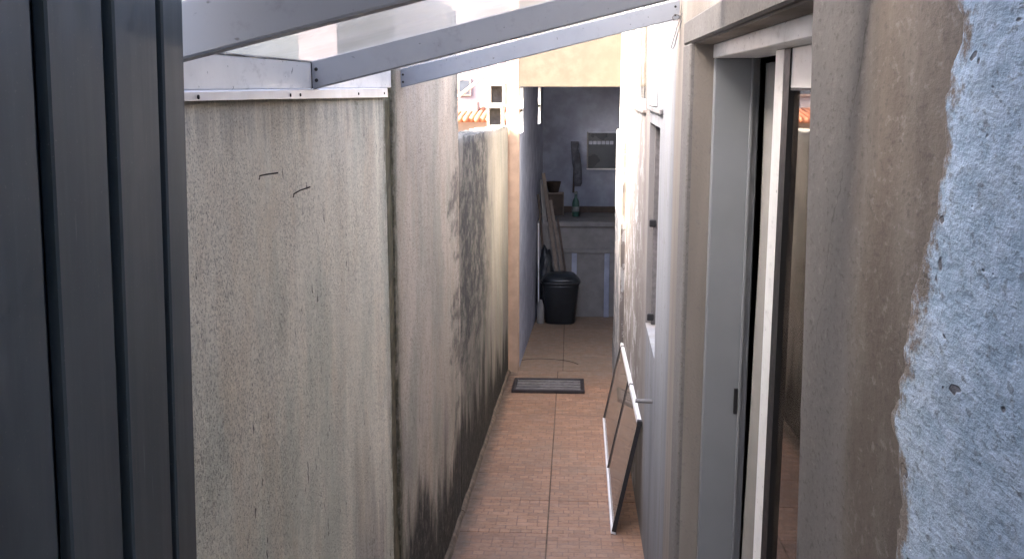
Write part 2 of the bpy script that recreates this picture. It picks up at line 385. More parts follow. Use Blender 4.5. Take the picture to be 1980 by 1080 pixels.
MT = dict(
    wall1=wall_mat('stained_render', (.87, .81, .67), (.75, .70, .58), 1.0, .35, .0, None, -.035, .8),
    wall2=wall_mat('stained_render_smooth', (.60, .53, .435), (.49, .43, .355), .85, .6, .95, (4.3, 4.5, -1.9, 0), None, .5, sf=.7, stv=(1, .4, .26)),
    wall3=wall_mat('stained_render_moldy', (.32, .30, .255), (.255, .24, .21), .5, .6, .95, (4.45, 6.0, -1.25, 0), None, .3, sf=.7, stv=(1, .3, .30)),
    jamb_bounce=simple('bounce_lit_jamb', (.42, .30, .22), .9, 0, .12, 14, .3, .2, (.34, .25, .19)), galv=simple('galvanised_bar', (.20, .185, .18), .6, .1, .25, 40),  # jamb: same wall as the lintel, colour raised to imitate bounced light
    mossy=simple('mossy_mortar', (.115, .10, .065), .95, 0, .45, 30, .6, .2, (.06, .066, .035)),
    fillet=simple('dirty_mortar', (.15, .115, .085), .9, 0, .3, 25, .5, .2, (.07, .062, .045)),
    grout=simple('cement_grout', (.16, .115, .085), .9, 0, .35, 12, .3, .2, (.09, .066, .05)),
    earth=simple('bare_earth', (.16, .13, .1), .95, 0, .2, 3, .3),
    plaster=plaster_grey(), paint=house_paint(), blue=blue_coat(), tile=tile_mat(), gate=gate_mat(),
    groove=simple('gate_groove', (.03, .037, .048), .45, 0, .2, 60),
    white=white_metal(), frame=simple('shaded_aluminium', (.215, .228, .246), .45, 0, .05, 8, 0, .5), beam=white_metal('pergola_white_paint', (.285, .305, .345), .42, (.18, .185, .20)),  # frame: white aluminium greyed to carry the shade of the door recess
    zinc=simple('zinc_flashing', (.60, .61, .65), .42, .75, .1, 18, .12),
    panelglass=clear_glass('panel_glass', ior=1.12, dust_sheen=(.12, .26), dc=(.78, .62, .5, 1)), sheet=sheet_mat('white_roof_sheet', .58, .30, (.36, .352, .338), (.48, .47, .455)), clearsheet=sheet_mat('clear_roof_sheet', .75, .5, (.6, .6, .6), (.7, .7, .7)), glass=clear_glass('window_glass', wave=.0, ior=1.75), waveglass=clear_glass('old_window_glass', wave=.9),  # panel glass: pale film colour imitates the floor reflected in it
    black=simple('black_rubber', (.012, .012, .014), .5, 0, .2, 50),
    bin=simple('black_bin_plastic', (.014, .018, .023), .42, 0, .25, 20), bag=simple('black_bag_plastic', (.02, .026, .033), .35, 0, .3, 15, .3),
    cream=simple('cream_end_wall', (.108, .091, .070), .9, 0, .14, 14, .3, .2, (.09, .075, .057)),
    room=simple('dim_room_wall', (.33, .36, .45), .9, 0, .18, 8, .2, .2, (.22, .245, .32)),
    counter=simple('cement_counter', (.24, .235, .235), .85, 0, .15, 9, .3, .2, (.15, .145, .14)),
    wood=simple('weathered_board', (.20, .17, .145), .8, 0, .25, 22, .3, .3, (.22, .18, .15)),
    darkwood=simple('dark_board', (.10, .075, .06), .75, 0, .25, 18),
    concrete=simple('hollow_block_concrete', (.34, .30, .265), .95, 0, .2, 35, .4),
    rust=simple('rusty_steel', (.07, .05, .04), .8, .3, .3, 80), iron=simple('dark_iron', (.055, .048, .05), .6, .5, .25, 50, .2),
    curtain=simple('white_curtain', (.26, .25, .24), .9, 0, .08, 30), darkglass=simple('dim_window_glass', (.045, .055, .07), .3, 0, .2, 6),
    wirem=simple('grey_wire', (.17, .16, .16), .6, .3, .2, 60), dark=simple('house_interior', (.22, .21, .2), .9, 0, .1, 5),
    nwall=simple('far_house_wall', (.30, .24, .205), .9, 0, .15, 3, 0, .2, (.23, .19, .165)), nlil=simple('far_grey_wall', (.19, .175, .18), .9, 0, .15, 3),
    brick=simple('orange_roof_tile', (.30, .10, .045), .85, 0, .2, 16), green=simple('green_plastic', (.03, .10, .08), .4, 0, .2, 30),
    cyan=simple('pale_label', (.25, .28, .28), .6), blocker=simple('blocker_render', (.50, .46, .36), .9, 0, .12, 2, 0, .2, (.36, .36, .25)),
    pipe=simple('pale_steel_pipe', (.55, .43, .38), .6, .0, .15, 20), navy=simple('dark_blue_cloth', (.13, .14, .17), .9, 0, .3, 30),
)

# ================================================================== GROUND AND FLOORS
g = bmesh.new()
vs = [g.verts.new(v) for v in ((-60,-60,-.06),(60,-60,-.06),(60,80,-.06),(-60,80,-.06))]; g.faces.new(vs)
struct(mk('ground', g, MT['earth']))
# passage floor: a sloping bed of grout that carries single tiles
YB, YE = -1.5, 8.03
bm = bmesh.new(); A = []
for x in (-.60, .50):
    for (y, dz) in ((YB, -.0035), (YE, -.0035), (YE, -.30), (YB, -.30)): A.append(bm.verts.new((x, y, ZC-1.5-SL*y+dz)))
for q in ((0,1,5,4),(1,2,6,5),(2,3,7,6),(3,0,4,7)): bm.faces.new([A[i] for i in q])
bm.faces.new(A[:4]); bm.faces.new(A[4:][::-1])
floor = struct(mk('passage_floor', bm, MT['grout']))
ang = math.atan(SL); PT = .457
def tile_mesh(wd, ln):
    b = box(-wd/2, wd/2, -ln/2, ln/2, -.012, 0, .0016); return b
proto = {}
xs = [(-.0845-.003-PT, -.0845-.003), (-.0845+.003, -.0845+PT)]
k0 = 0
row = 0; yy = 4.171 - PT*12
while yy < 7.95:
    y0, y1 = yy+.003, min(yy+PT-.003, 8.02)
    for (x0, x1) in xs:
        wd, ln = x1-x0, (y1-y0)/math.cos(ang)
        key = (round(wd, 3), round(ln, 3))
        yc = (y0+y1)/2; loc = Vector(((x0+x1)/2, yc, ZC-1.5-SL*yc + random.uniform(-.0008, .0008)))
        rot = (-ang + random.uniform(-.0015, .0015), random.uniform(-.002, .002), random.uniform(-.002, .002))
        if key not in proto:
            o = mk('tile', tile_mesh(wd, ln), MT['tile'], floor, local=True); proto[key] = o; o.location = loc; o.rotation_euler = rot
        else: share('tile', proto[key], loc, floor, rot)
    yy += PT
# floor of the back room, level, with its own dusty tiles
room_floor = struct(mk('room_floor', box(-.60, 1.6, 8.034, 11.2, -.2, -.006), MT['grout']))
rt = None
for i in range(4):
    for j in range(6):
        x = -.52 + .48*i + .235; y = 8.04 + .48*j + .235
        if rt is None: rt = mk('tile', tile_mesh(.474, .474), MT['tile'], room_floor, local=True); rt.location = (x, y, 0)
        else: share('tile', rt, (x, y, random.uniform(-.001, .001)), room_floor, (0, random.uniform(-.002, .002), random.uniform(-.003, .003)))

# ================================================================== LEFT BOUNDARY WALL, three builds
LX = -.48
zt1 = lambda y: ZC-.012
w1 = thing('boundary_wall', 'pale pitted wall under the metal flashing, beside the dark gate', 'wall', (LX, 1.2, 0))
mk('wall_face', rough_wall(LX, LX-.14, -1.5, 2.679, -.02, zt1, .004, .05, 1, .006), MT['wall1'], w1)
mk('mossy_joint', rough_wall(LX-.002, LX-.13, 2.680, 2.775, -.02, lambda y: ZC-.02, .005, .012, 4, .014), MT['mossy'], w1)
w2 = thing('boundary_wall', 'tall smooth grey-beige wall section between mossy joint and low mouldy wall', 'wall', (LX, 3.6, 0))
mk('wall_face', rough_wall(LX+.002, LX-.14, 2.770, 4.40, -.02, lambda y: ZC+.30, .005, .05, 2, .008), MT['wall2'], w2)
w3 = thing('boundary_wall', 'low black-stained wall section running to the end doorway', 'wall', (LX, 6.2, 0))
mk('wall_face', rough_wall(LX, LX-.14, 4.41, 7.945, -.02, lambda y: ZC-.222-.0243*(y-4.41), .005, .05, 3, .010), MT['wall3'], w3)
mk('cap', rough_wall(LX+.012, LX-.15, 4.42, 7.2, ZC-.33, lambda y: ZC-.212-.0243*(y-4.41), .003, .1, 9, .01), MT['fillet'], w3) if False else None
# rough mortar fillet along the foot of the wall
for (wt, y0, y1) in ((w1, -1.5, 2.74), (w2, 2.75, 4.40), (w3, 4.41, 7.94)):
    b = bmesh.new(); n = int((y1-y0)/.06); prev = None
    for i in range(n+1):
        y = y0+(y1-y0)*i/n; f0 = ZC-1.5-SL*y
        wd = .018+.006*noise.noise(Vector((1, y*5, 0))); hh = .03+.014*noise.noise(Vector((4, y*6, 0)))
        ring = [b.verts.new(v) for v in ((LX-.03, y, f0-.02), (LX+wd, y, f0-.02), (LX+wd, y, f0+.004), (LX+wd*.6, y, f0+hh*.6), (LX-.03, y, f0+hh*1.3))]
        if prev:
            for k in range(5): b.faces.new((prev[k], prev[(k+1) % 5], ring[(k+1) % 5], ring[k]))
        else: b.faces.new(ring[::-1])
        prev = ring
    b.faces.new(prev); mk('mortar_fillet', b, MT['fillet'], wt)
# two bent bars that stick out of the wall
for k, (y, z, pts, lab) in enumerate(((1.572, -.137, ((-.02,0,-.006),(.001,0,-.005),(.0018,0,.0),(.012,.002,.002),(.030,.002,.0045)), 'upper left rusty bar end sticking out of the pale wall'),
                      (1.763, -.187, ((-.02,0,-.004),(.001,0,-.003),(.002,0,.002),(.012,.001,.008),(.031,.002,.0145)), 'lower right rusty bar end sticking out of the pale wall'))):
    o = mk('bar_stub', tube([(LX+a, y+b_, ZC+z+c) for a, b_, c in pts], .0012, 6), MT['rust'], None, origin=(LX, y, ZC+z))
    tag(o, lab, 'metal bar', 'bar stubs in the boundary wall')

# ================================================================== HOUSE ON THE RIGHT (local: x into the wall, y along it)
house = thing('house', 'house wall along the right side with sliding door and peeling blue paint', 'house', (.255, 0, 0))
house.rotation_euler.z = -.0144
Z = lambda r: ZC + r
yc = [-1.5, 1.15, 2.53, 3.62, 4.20, 4.57, 5.91, 8.02]
zc = [-.05, Z(-1.62), Z(-.965), Z(-.145), Z(-.10), Z(.095), Z(.36), Z(.42)]
holes = {(1, j) for j in (1, 2, 3, 4)} | {(3, 2)} | {(5, 4), (5, 5)}
mk('wall', slab(0, .15, yc, zc, holes), MT['paint'], house, True)
mk('roof_slab', box(-.02, 4.2, -1.6, 8.02, Z(.422), Z(.47), .01), MT['nwall'], house, True)
b = bmesh.new()
add_box(b, .8, 4.0, -1.4, 7.9, .05, .1); add_box(b, 3.9, 4.0, -1.4, 7.9, 1e-1, Z(.42)); add_box(b, .16, 3.9, -1.5, -1.4, 1e-1, Z(.42)); add_box(b, .16, 3.9, 7.9, 8.0, .1, Z(.42))
add_box(b, .152, .8, -1.4, 7.9, Z(-1.72), Z(-1.62))
mk('interior', b, MT['dark'], house, True)
mk('shade_slab', box(-.72, -.021, -2.2, .80, Z(.56), Z(.64), .006), MT['nlil'], house, True)  # unseen slab added over the camera to darken the near walls
# grey plaster coat on the near wall, with a slightly lumpy edge at the door opening, and the blue stucco left on it
def coat(y0, y1, z0, z1, x, amp, left=None, right=None, step=.02, seed=0, thick=.003):
    b = bmesh.new(); nz = int((z1-z0)/step); ny = max(3, int((y1-y0)/max(step, .02))); G = []; lay = b.verts.layers.float.new('edge')
    for j in range(nz+1):
        z = z0+(z1-z0)*j/nz; a = left(z) if left else y0; c = right(z) if right else y1; r = []
        for i in range(ny+1):
            y = a+(c-a)*i/ny
            d = amp*(noise.noise(Vector((seed, y*4, z*2.5)))+.6*noise.noise(Vector((seed+3, y*17, z*12))))
            edge = 0 if 0 < i < ny else thick
            vv = b.verts.new((x+d+edge, y, z)); vv[lay] = c-y; r.append(vv)
        G.append(r)
    for j in range(nz):
        for i in range(ny): b.faces.new((G[j][i], G[j][i+1], G[j+1][i+1], G[j+1][i]))
    return b
mk('plaster_coat', coat(-1.4, 1.2, Z(-1.6), Z(.41), -.006, .0035, None, lambda z: 1.149+max(0, min(.073, (z-Z(-.6))*.1022))+.002*noise.noise(Vector((3, 1, z*5))), .03, 5, .006), MT['plaster'], house, True, True)
KP = [(.9, .70), (.10, .735), (.057, .737), (.03, .722), (.005, .747), (-.06, .748), (-.1, .758), (-.127, .775), (-.186, .792), (-.258, .812), (-.262, .830), (-.275, .808), (-.33, .78), (-.5, .775), (-1.6, .76)]
def edge_y(z):
    r = z-ZC
    for (a, ya), (c, yb) in zip(KP, KP[1:]):
        if c <= r <= a:
            t = (a-r)/(a-c); return ya+(yb-ya)*t + .010*noise.noise(Vector((8, 2, z*22)))+.009*noise.noise(Vector((8, 5, z*70)))+.007*noise.noise(Vector((3, 5, z*190)))
    return KP[-1][1]
mk('blue_paint', coat(-1.39, .8, Z(-1.58), Z(.40), -.0078, .0035, None, edge_y, .006, 5, .0022), MT['blue'], house, True, True)
# leaning reveal of the door opening on the near side
b = bmesh.new(); A = [b.verts.new(v) for x in (-.001, .149) for v in ((x, 1.1502, Z(-.6)), (x, 1.221, Z(.094)), (x, 1.1502, Z(.094)))]
b.faces.new(A[:3]); b.faces.new(A[3:][::-1])
for i in range(3): b.faces.new((A[i], A[(i+1) % 3], A[(i+1) % 3+3], A[i+3]))
mk('door_reveal', b, MT['plaster'], house, True)
# raised plaster band round the door
b = bmesh.new(); add_box(b, -.012, .02, 2.532, 2.70, Z(-1.7), Z(.098), .004); mk('door_casing', b, MT['plaster'], house, True)
b = bmesh.new(); add_box(b, -.012, .02, 1.226, 2.70, Z(.0985), Z(.155), .004); mk('door_casing', b, MT['plaster'], house, True)
# sliding door: frame, leaf, glass, curtain behind
def X(xw, y): return xw-.255-.0144*y
door = mk('sliding_door', box(.045, .15, 2.495, 2.529, Z(-1.6), Z(.062), .002), MT['frame'], house, True)   # far jamb
door['label'] = 'white aluminium sliding door frame, half open'
mk('door_head', box(.043, .149, 1.225, 2.528, Z(.0625), Z(.0948), .002), MT['white'], door, True)
mk('door_sill', box(.045, .15, 1.207, 2.494, Z(-1.618), Z(-1.59), .002), MT['white'], door, True)
mk('guide_rail', box(.128, .134, 2.482, 2.494, Z(-1.59), Z(.0615), .001), MT['frame'], door, True)
mk('strike_plate', box(.118, .1275, 2.487, 2.4938, Z(-.80), Z(-.735), .001), MT['black'], door, True)
mk('stile', box(.083, .113, 1.845, 1.925, Z(-1.588), Z(.0615), .002), MT['white'], door, True)
mk('gasket', box(.0835, .110, 1.79, 1.8445, Z(-1.588), Z(.0615)), MT['black'], door, True)
mk('leaf_glass', box(.093, .099, 1.02, 1.789, Z(-1.588), Z(.0615)), MT['glass'], door, True)
mk('transom_panel', box(.0865, .0925, 1.21, 1.800, Z(-.0045), Z(.0612), .001), MT['white'], door, True)
mk('transom_seal', box(.0863, .0928, 1.21, 1.79, Z(-.0085), Z(-.005)), MT['black'], door, True)
# curtain, hanging in folds and drawn towards the jamb at the bottom
b = bmesh.new(); G = []; nz, ny = 60, 48
for j in range(nz+1):
    z = Z(.05) - 1.62*j/nz; t = j/nz
    pull = .06*max(0, (t-.3)/.7); far = 2.482+pull*.2; near = 1.50+.35*t
    r = []
    for i in range(ny+1):
        s = i/ny; y = near+(far-near)*s
        x = .163-.03*max(0, t-.25)*s*(1-.5*t) + .009*math.sin(s*26+.6*math.sin(t*3))*(.5+.5*t) + .005*math.sin(s*61+t*4)
        r.append(b.verts.new((x, y, z)))
    G.append(r)
for j in range(nz):
    for i in range(ny): b.faces.new((G[j][i], G[j][i+1], G[j+1][i+1], G[j+1][i]))
cur = mk('curtain', b, MT['curtain'], None, False, True, origin=(0, 0, 0)); cur.parent = None
cur.matrix_world = Matrix.Translation((.255, 0, 0)) @ Matrix.Rotation(-.0144, 4, 'Z')
md = cur.modifiers.new('thickness', 'SOLIDIFY'); md.thickness = .002
tag(cur, 'white curtain hanging in the gap of the sliding door', 'curtain')
# high window with rippled glass
uw = mk('window', box(.012, .05, 4.572, 4.63, Z(-.098), Z(.355), .003), MT['white'], house, True); uw['label'] = 'high window with bluish reflecting pane'
mk('window_frame', box(.012, .05, 5.86, 5.908, Z(-.098), Z(.355), .003), MT['white'], uw, True)
mk('window_frame', box(.012, .05, 4.632, 5.858, Z(-.098), Z(-.066), .003), MT['white'], uw, True)
mk('window_frame', box(.012, .05, 4.632, 5.858, Z(.315), Z(.355), .003), MT['white'], uw, True)
mk('pane', box(.020, .025, 4.632, 5.858, Z(-.065), Z(.314)), MT['waveglass'], uw, True)
mk('sill', box(-.016, .06, 4.50, 5.95, Z(-.118), Z(-.1015), .003), MT['concrete'], uw, True)
mk('shutter_rail', box(-.014, -.001, 3.80, 4.20, Z(-.075), Z(.5), .002), MT['white'], uw, True)
mk('shutter_bracket', box(-.012, -.001, 3.50, 4.25, Z(-.096), Z(-.079), .002), MT['counter'], uw, True)
# narrow recessed window
lw = mk('window', box(.055, .10, 3.622, 3.66, Z(-.963), Z(-.147), .002), MT['darkglass'], house, True); lw['label'] = 'narrow recessed window with dark frame'
mk('window_frame', box(.050, .10, 4.14, 4.198, Z(-.963), Z(-.147), .002), MT['zinc'], lw, True)
mk('window_frame', box(.020, .048, 4.165, 4.198, Z(-.963), Z(-.147), .002), MT['wirem'], lw, True)
mk('pane', box(.070, .075, 3.661, 4.139, Z(-.962), Z(-.148)), MT['waveglass'], lw, True)
mk('latch', box(.004, .03, 4.15, 4.164, Z(-.56), Z(-.53), .003), MT['black'], lw, True)
mk('latch', box(.004, .03, 4.15, 4.164, Z(-.945), Z(-.915), .003), MT['black'], lw, True)
mk('pipe_stub', tube([(.02, 3.66, Z(-1.135)), (-.03, 3.66, Z(-1.135)), (-.062, 3.66, Z(-1.133))], .008, 8), MT['counter'], house, True, True)
# plaster pilaster where the house meets the end doorway
b = rough_wall(0, .03, 6.5, 7.94, Z(-2.3), lambda y: Z(-.33), .004, .05, 6, .008)
for v in b.verts: v.co.x = -.024 + (v.co.x)*(-1 if v.co.x < .02 else 1)*(1 if v.co.x < .02 else 1.0)
mk('pilaster', b, MT['paint'], house, True)
mk('electrical_strip', box(-.034, -.0265, 6.75, 7.2, Z(-.83), Z(-.60), .003), MT['white'], house, True)

# wire looped on the wall below the pergola end
Pw = [(.296,.190),(.284,.172),(.273,.172),(.270,.180),(.277,.188),(.287,.184),(.289,.172),(.283,.155),(.276,.130),(.270,.108),(.268,.099),(.272,.096),(.276,.104),(.281,.125),(.287,.150),(.292,.170)]
pts = [(x, 2.895-.0015*i, Z(z)) for i, (x, z) in enumerate(Pw)]
o = mk('wire_loop', tube(pts, .0013, 6), MT['wirem'], None, False, True, origin=pts[0]); tag(o, 'loop of grey wire hanging from the pergola end by the door', 'wire')

# ================================================================== PERGOLA OVER THE PASSAGE
perg = thing('pergola', 'white metal pergola frame with translucent roof sheets over the passage', 'pergola', (LX, .94, ZC))
bz = lambda x: Z(-.0075) + .241*(x+.48)
for k, yb in enumerate((.94, 1.92, 2.92)):
    b = bmesh.new(); x1 = .262+.0144*yb-.012; hh = .050; dp = .03
    A = []
    for x in (LX+.001, x1):
        for (yv, zv) in ((yb, 0), (yb+dp, 0), (yb+dp, hh), (yb, hh)): A.append(b.verts.new((x, yv, bz(x)+zv)))
    for q in ((0,1,5,4),(1,2,6,5),(2,3,7,6),(3,0,4,7),(0,3,2,1),(4,5,6,7)): b.faces.new([A[i] for i in q])
    bmesh.ops.bevel(b, geom=b.edges[:], offset=.0018, segments=2, affect='EDGES')
    bmo = mk('beam', b, MT['beam'], perg)
    for (dx, dz) in ((.010, .014), (.010, .034)):
        x = LX+dx; b = lathe([(.0001, 0), (.0035, 0), (.003, .0016), (.0001, .002)], 8)
        bmesh.ops.rotate(b, verts=b.verts, cent=(0,0,0), matrix=Matrix.Rotation(R(90), 3, 'X')); bmesh.ops.translate(b, verts=b.verts, vec=(x, yb-.0003, bz(x)+dz))
        mk('screw', b, MT['black'], bmo)
    for (dx, dz) in ((-.012, .012), (-.012, .034)):
        x = x1+dx; b = lathe([(.0001, 0), (.0035, 0), (.003, .0016), (.0001, .002)], 8)
        bmesh.ops.rotate(b, verts=b.verts, cent=(0,0,0), matrix=Matrix.Rotation(R(90), 3, 'X')); bmesh.ops.translate(b, verts=b.verts, vec=(x, yb-.0003, bz(x)+dz))
        mk('screw', b, MT['black'], bmo)
for (y0, y1) in ((.972, 1.918), (1.952, 2.918)):
    mk('fascia_board', box(LX-.012, LX+.002, y0, y1, Z(-.0065), Z(.0415), .002), MT['white'], perg)
    mk('gap_shadow_strip', box(LX-.010, LX+.0025, y0, y1, Z(.0417), Z(.0442)), MT['black'], perg)  # black strips drawn in for the shadow in the fascia gaps
    mk('gap_shadow_strip', box(LX-.004, LX+.0028, y1-.004, y1+.0005, Z(-.0064), Z(.0416)), MT['black'], perg)
    # translucent sheet with a folded-down left end
    b = bmesh.new(); prof = [(LX-.03, bz(LX-.03)+.0485), (LX+.06, bz(LX+.06)+.049), (.27+.0144*y0, bz(.27+.0144*y0)+.049)]; rows = []
    n = 16
    for i in range(n+1):
        y = y0-.014+(y1-y0+.03)*i/n; w_ = .0022*math.sin(i*math.pi/2) ; rows.append([[b.verts.new((x, y, z+w_*(1 if kx else 0)+t)) for kx, (x, z) in enumerate(prof)] for t in (0, .004)])
    for i in range(n):
        for t in (0, 1):
            for k in range(2): b.faces.new((rows[i][t][k], rows[i][t][k+1], rows[i+1][t][k+1], rows[i+1][t][k]))
    for i in (0, n):
        for k in range(2): b.faces.new((rows[i][0][k], rows[i][0][k+1], rows[i][1][k+1], rows[i][1][k]))
    mk('roof_sheet', b, MT['sheet' if y0 < 1.5 else 'clearsheet'], perg)
fb = lambda y: -.019-.0078*(y-1.28)
fl = bmesh.new(); prev = None
for i in range(41):                               # zinc flashing, gently wavy, folded over the wall head
    y = -.6+3.28*i/40; d = .003*noise.noise(Vector((y*2.2, 4, 1)))+.0015*noise.noise(Vector((y*8, 1, 1)))
    f = [fl.verts.new(v) for v in ((LX-.10, y, Z(-.0065)), (LX+.0085+d, y, Z(-.0070)), (LX+.0095+d, y, Z(-.0085)), (LX+.010+d, y, Z(fb(y)+d*.4)), (LX+.0085+d, y, Z(fb(y)+d*.4)))]
    if prev:
        for k in range(4): fl.faces.new((prev[k], prev[k+1], f[k+1], f[k]))
    prev = f
fls = mk('flashing', fl, MT['zinc'], perg)
for y in (1.30, 1.735, 1.80, 2.30, 2.62):
    b = lathe([(.0001, 0), (.003, 0), (.0025, .002), (.0001, .0024)], 8)
    bmesh.ops.rotate(b, verts=b.verts, cent=(0,0,0), matrix=Matrix.Rotation(R(90), 3, 'Y')); bmesh.ops.translate(b, verts=b.verts, vec=(LX+.0098, y, Z((fb(y)-.008)/2-.001)))
    mk('screw', b, MT['black'], fls)

# ================================================================== GATE LEAF, folded back along the left
gate = thing('metal_gate', 'slate grey metal gate leaf of upright boards standing open at the left', 'gate', (-.33, .6, fz(.6)))
gx, lean = -.3255, .05
def gbox(x0, x1, y0, y1, z0, z1, bev=0):
    b = box(x0, x1, y0, y1, z0, z1, bev)
    for v in b.verts: v.co.x -= (Z(0)-v.co.z)*lean*.6; v.co.y -= (Z(0)-v.co.z)*.004
    return b
mk('back_sheet', gbox(gx-.028, gx-.0105, -.30, .868, Z(-1.4), Z(.5)), MT['groove'], gate)
YG = [.870]
edges = [(.830, .870)]
y = .8215-.0
bounds = [(.826, .870), (.737, .8135), (.6405, .7185), (.544, .6215), (.4475, .525), (.351, .4285), (.2545, .332), (.158, .2355), (.06, .139), (-.04, .04), (-.14, -.06), (-.24, -.16)]
for (a, c) in bounds: mk('board', gbox(gx-.010, gx, a, c, Z(-1.4), Z(.5), .0016), MT['gate'], gate)
mk('edge_stile', gbox(gx-.034, gx-.0285, .84, .8695, Z(-1.4), Z(.5), .001), MT['gate'], gate)

# ================================================================== END BUILDING WITH THE OPEN DOORWAY
YD = 7.95
eb = thing('outbuilding', 'cream outbuilding with an open doorway at the far end of the passage', 'building', (0, YD, 0))
b = bmesh.new(); add_box(b, -.469, -.398, YD, YD+.15, -.05, Z(1.0)); add_box(b, -.60, -.4692, YD+.01, YD+.148, -.05, Z(-.32)); mk('door_jamb', b, MT['jamb_bounce'], eb)
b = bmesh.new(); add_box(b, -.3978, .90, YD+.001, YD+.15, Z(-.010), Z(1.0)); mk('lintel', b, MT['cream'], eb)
# left wall of the room, with two barred openings near the top
def lx(y): return -.40+.0407*(y-8.1)
Lw = slab(0, -.10, [8.102, 8.12, 8.45, 10.12, 10.47, 10.80], [-.05, Z(-.37), Z(-.02), Z(.28)], {(1, 1), (3, 1)})
for v in Lw.verts: v.co.x += lx(v.co.y)
mk('side_wall', Lw, MT['room'], eb)
for (ya, yb_) in ((8.12, 8.45), (10.12, 10.47)):
    y = yb_-.03; mk('window_bar', box(lx(y)-.098, lx(y)-.004, ya+.001, yb_-.001, Z(-.205), Z(-.185)), MT['cream'], eb)
    mk('window_reveal', box(lx(yb_)-.099, lx(yb_)-.002, yb_-.014, yb_-.001, Z(-.369), Z(-.021)), MT['white'], eb)
mk('back_wall', box(-.45, 1.60, 10.802, 10.95, -.05, Z(.28)), MT['room'], eb)
mk('side_wall', box(1.45, 1.60, 8.102, 10.80, -.05, Z(.28)), MT['room'], eb)
mk('front_wall', box(.60, 1.6, 8.03, 8.10, -.05, Z(-.011)), MT['room'], eb)
mk('roof', box(-.52, 1.62, 8.101, 10.97, Z(.281), Z(.38)), MT['room'], eb)
bw = mk('window', box(.165, .62, 10.775, 10.8, Z(-.86), Z(-.845), .003), MT['white'], eb); bw['label'] = 'small dim window with pale frame in the back wall'
mk('window_frame', box(.165, .180, 10.775, 10.8, Z(-.8445), Z(-.47), .003), MT['counter'], bw)
mk('window_frame', box(.181, .62, 10.775, 10.8, Z(-.485), Z(-.47), .003), MT['room'], bw)
mk('pane', box(.181, .62, 10.785, 10.7985, Z(-.8445), Z(-.4855)), MT['darkglass'], bw)
for i in range(6): mk('louvre', box(.186+.043*i, .222+.043*i, 10.777, 10.7845, Z(-.60), Z(-.565), .002), MT['room'], bw)
# long cement counter
ct = mk('counter', box(-.34, 1.44, 9.98, 10.79, Z(-1.35), Z(-1.30), .006), MT['counter'], eb)
mk('counter_front', box(-.34, 1.44, 10.02, 10.12, 0, Z(-1.351), .004), MT['counter'], ct)
mk('front_ledge', box(-.34, 1.44, 9.995, 10.0195, Z(-1.61), Z(-1.57), .004), MT['counter'], ct)
for x in (.34, .02, .72): mk('front_rib', box(x, x+.05, 10.005, 10.0195, .001, Z(-1.611), .003), MT['room'], ct)
mk('splash_rail', box(-.28, 1.44, 10.72, 10.79, Z(-1.2995), Z(-1.24), .004), MT['darkwood'], ct)

# ---- things in the room
bn = thing('rubbish_bin', 'black plastic rubbish bin on the floor of the dark end room', 'bin', (-.085, 9.79, 0))
mk('bin_body', lathe([(.12, .002), (.128, .01), (.152, .36), (.155, .40)], 28, 1.15, 1.0, (-.085, 9.79, 0), .55), MT['bin'], bn, False, True)
mk('bin_rim', lathe([(.152, .385), (.167, .388), (.167, .412), (.150, .413)], 28, 1.15, 1.0, (-.085, 9.79, 0), .55), MT['bin'], bn, False, True)
mk('bin_lid', lathe([(.163, .4135), (.160, .43), (.12, .475), (.05, .488), (.001, .49)], 28, 1.12, 1.0, (-.085, 9.79, 0), .55), MT['bag'], bn, False, True)
b = bmesh.new(); bmesh.ops.create_icosphere(b, subdivisions=4, radius=1)
for v in b.verts:
    d = 1+.16*noise.noise(v.co*2.3)+.08*noise.noise(v.co*6); v.co = Vector((v.co.x*.085*d, v.co.y*.08*d, v.co.z*.36*d)); v.co.z = max(v.co.z, -.34)
bmesh.ops.translate(b, verts=b.verts, vec=(-.235, 9.90, .345)); o = mk('sack', b, MT['bag'], None, False, True, origin=(-.235, 9.90, 0))
tag(o, 'slumped black plastic sack wedged behind the rubbish bin', 'sack')
def board(name, p0, p1, wd, th, mat, label, grp='boards leaning in the end room', cat='board'):
    p0, p1 = Vector(p0), Vector(p1); d = p1-p0; L = d.length; z = d.normalized(); x = Vector((0, 1, 0)).cross(z).normalized(); y = z.cross(x)
    mt = Matrix(((x.x, y.x, z.x, p0.x), (x.y, y.y, z.y, p0.y), (x.z, y.z, z.z, p0.z), (0, 0, 0, 1)))
    o = mk(name, box(-wd/2, wd/2, -th/2, th/2, 0, L, .002, mt), mat, None, origin=tuple(p0)); tag(o, label, cat, grp)
board('board', (-.06, 9.920, .02), (-.262, 9.980, 1.42), .035, .02, MT['wood'], 'tallest pale board leaning behind the black sack')
board('board', (-.14, 9.950, .02), (-.275, 10.020, 1.30), .03, .02, MT['counter'], 'wide pale board leaning left of the tallest one')
board('board', (.005, 9.930, .02), (-.19, 9.975, 1.16), .028, .02, MT['wood'], 'rightmost slim board leaning on the counter edge')
board('board', (-.20, 9.920, .02), (-.31, 9.960, 1.22), .022, .018, MT['darkwood'], 'dark narrow board leaning between the pale ones')
board('board', (-.19, 9.925, .02), (-.285, 9.97, 1.36), .018, .016, MT['counter'], 'slim grey lath leaning just left of the tallest board')
board('board', (.03, 9.935, .02), (-.12, 9.970, .98), .020, .016, MT['darkwood'], 'short dark lath leaning lowest on the counter front')
board('pole', (-.297, 9.840, .02), (-.302, 9.860, .95), .012, .012, MT['white'], 'thin white pole upright against the left wall', None, 'pole')
o = mk('jug', lathe([(.034, 0), (.036, .01), (.036, .17), (.02, .21), (.014, .23)], 14, at=(-.275, 9.72, .001)), MT['counter'], None, False, True, origin=(-.275, 9.72, 0)); tag(o, 'small grey jug on the floor left of the bin', 'jug')
zc_ = Z(-1.30)
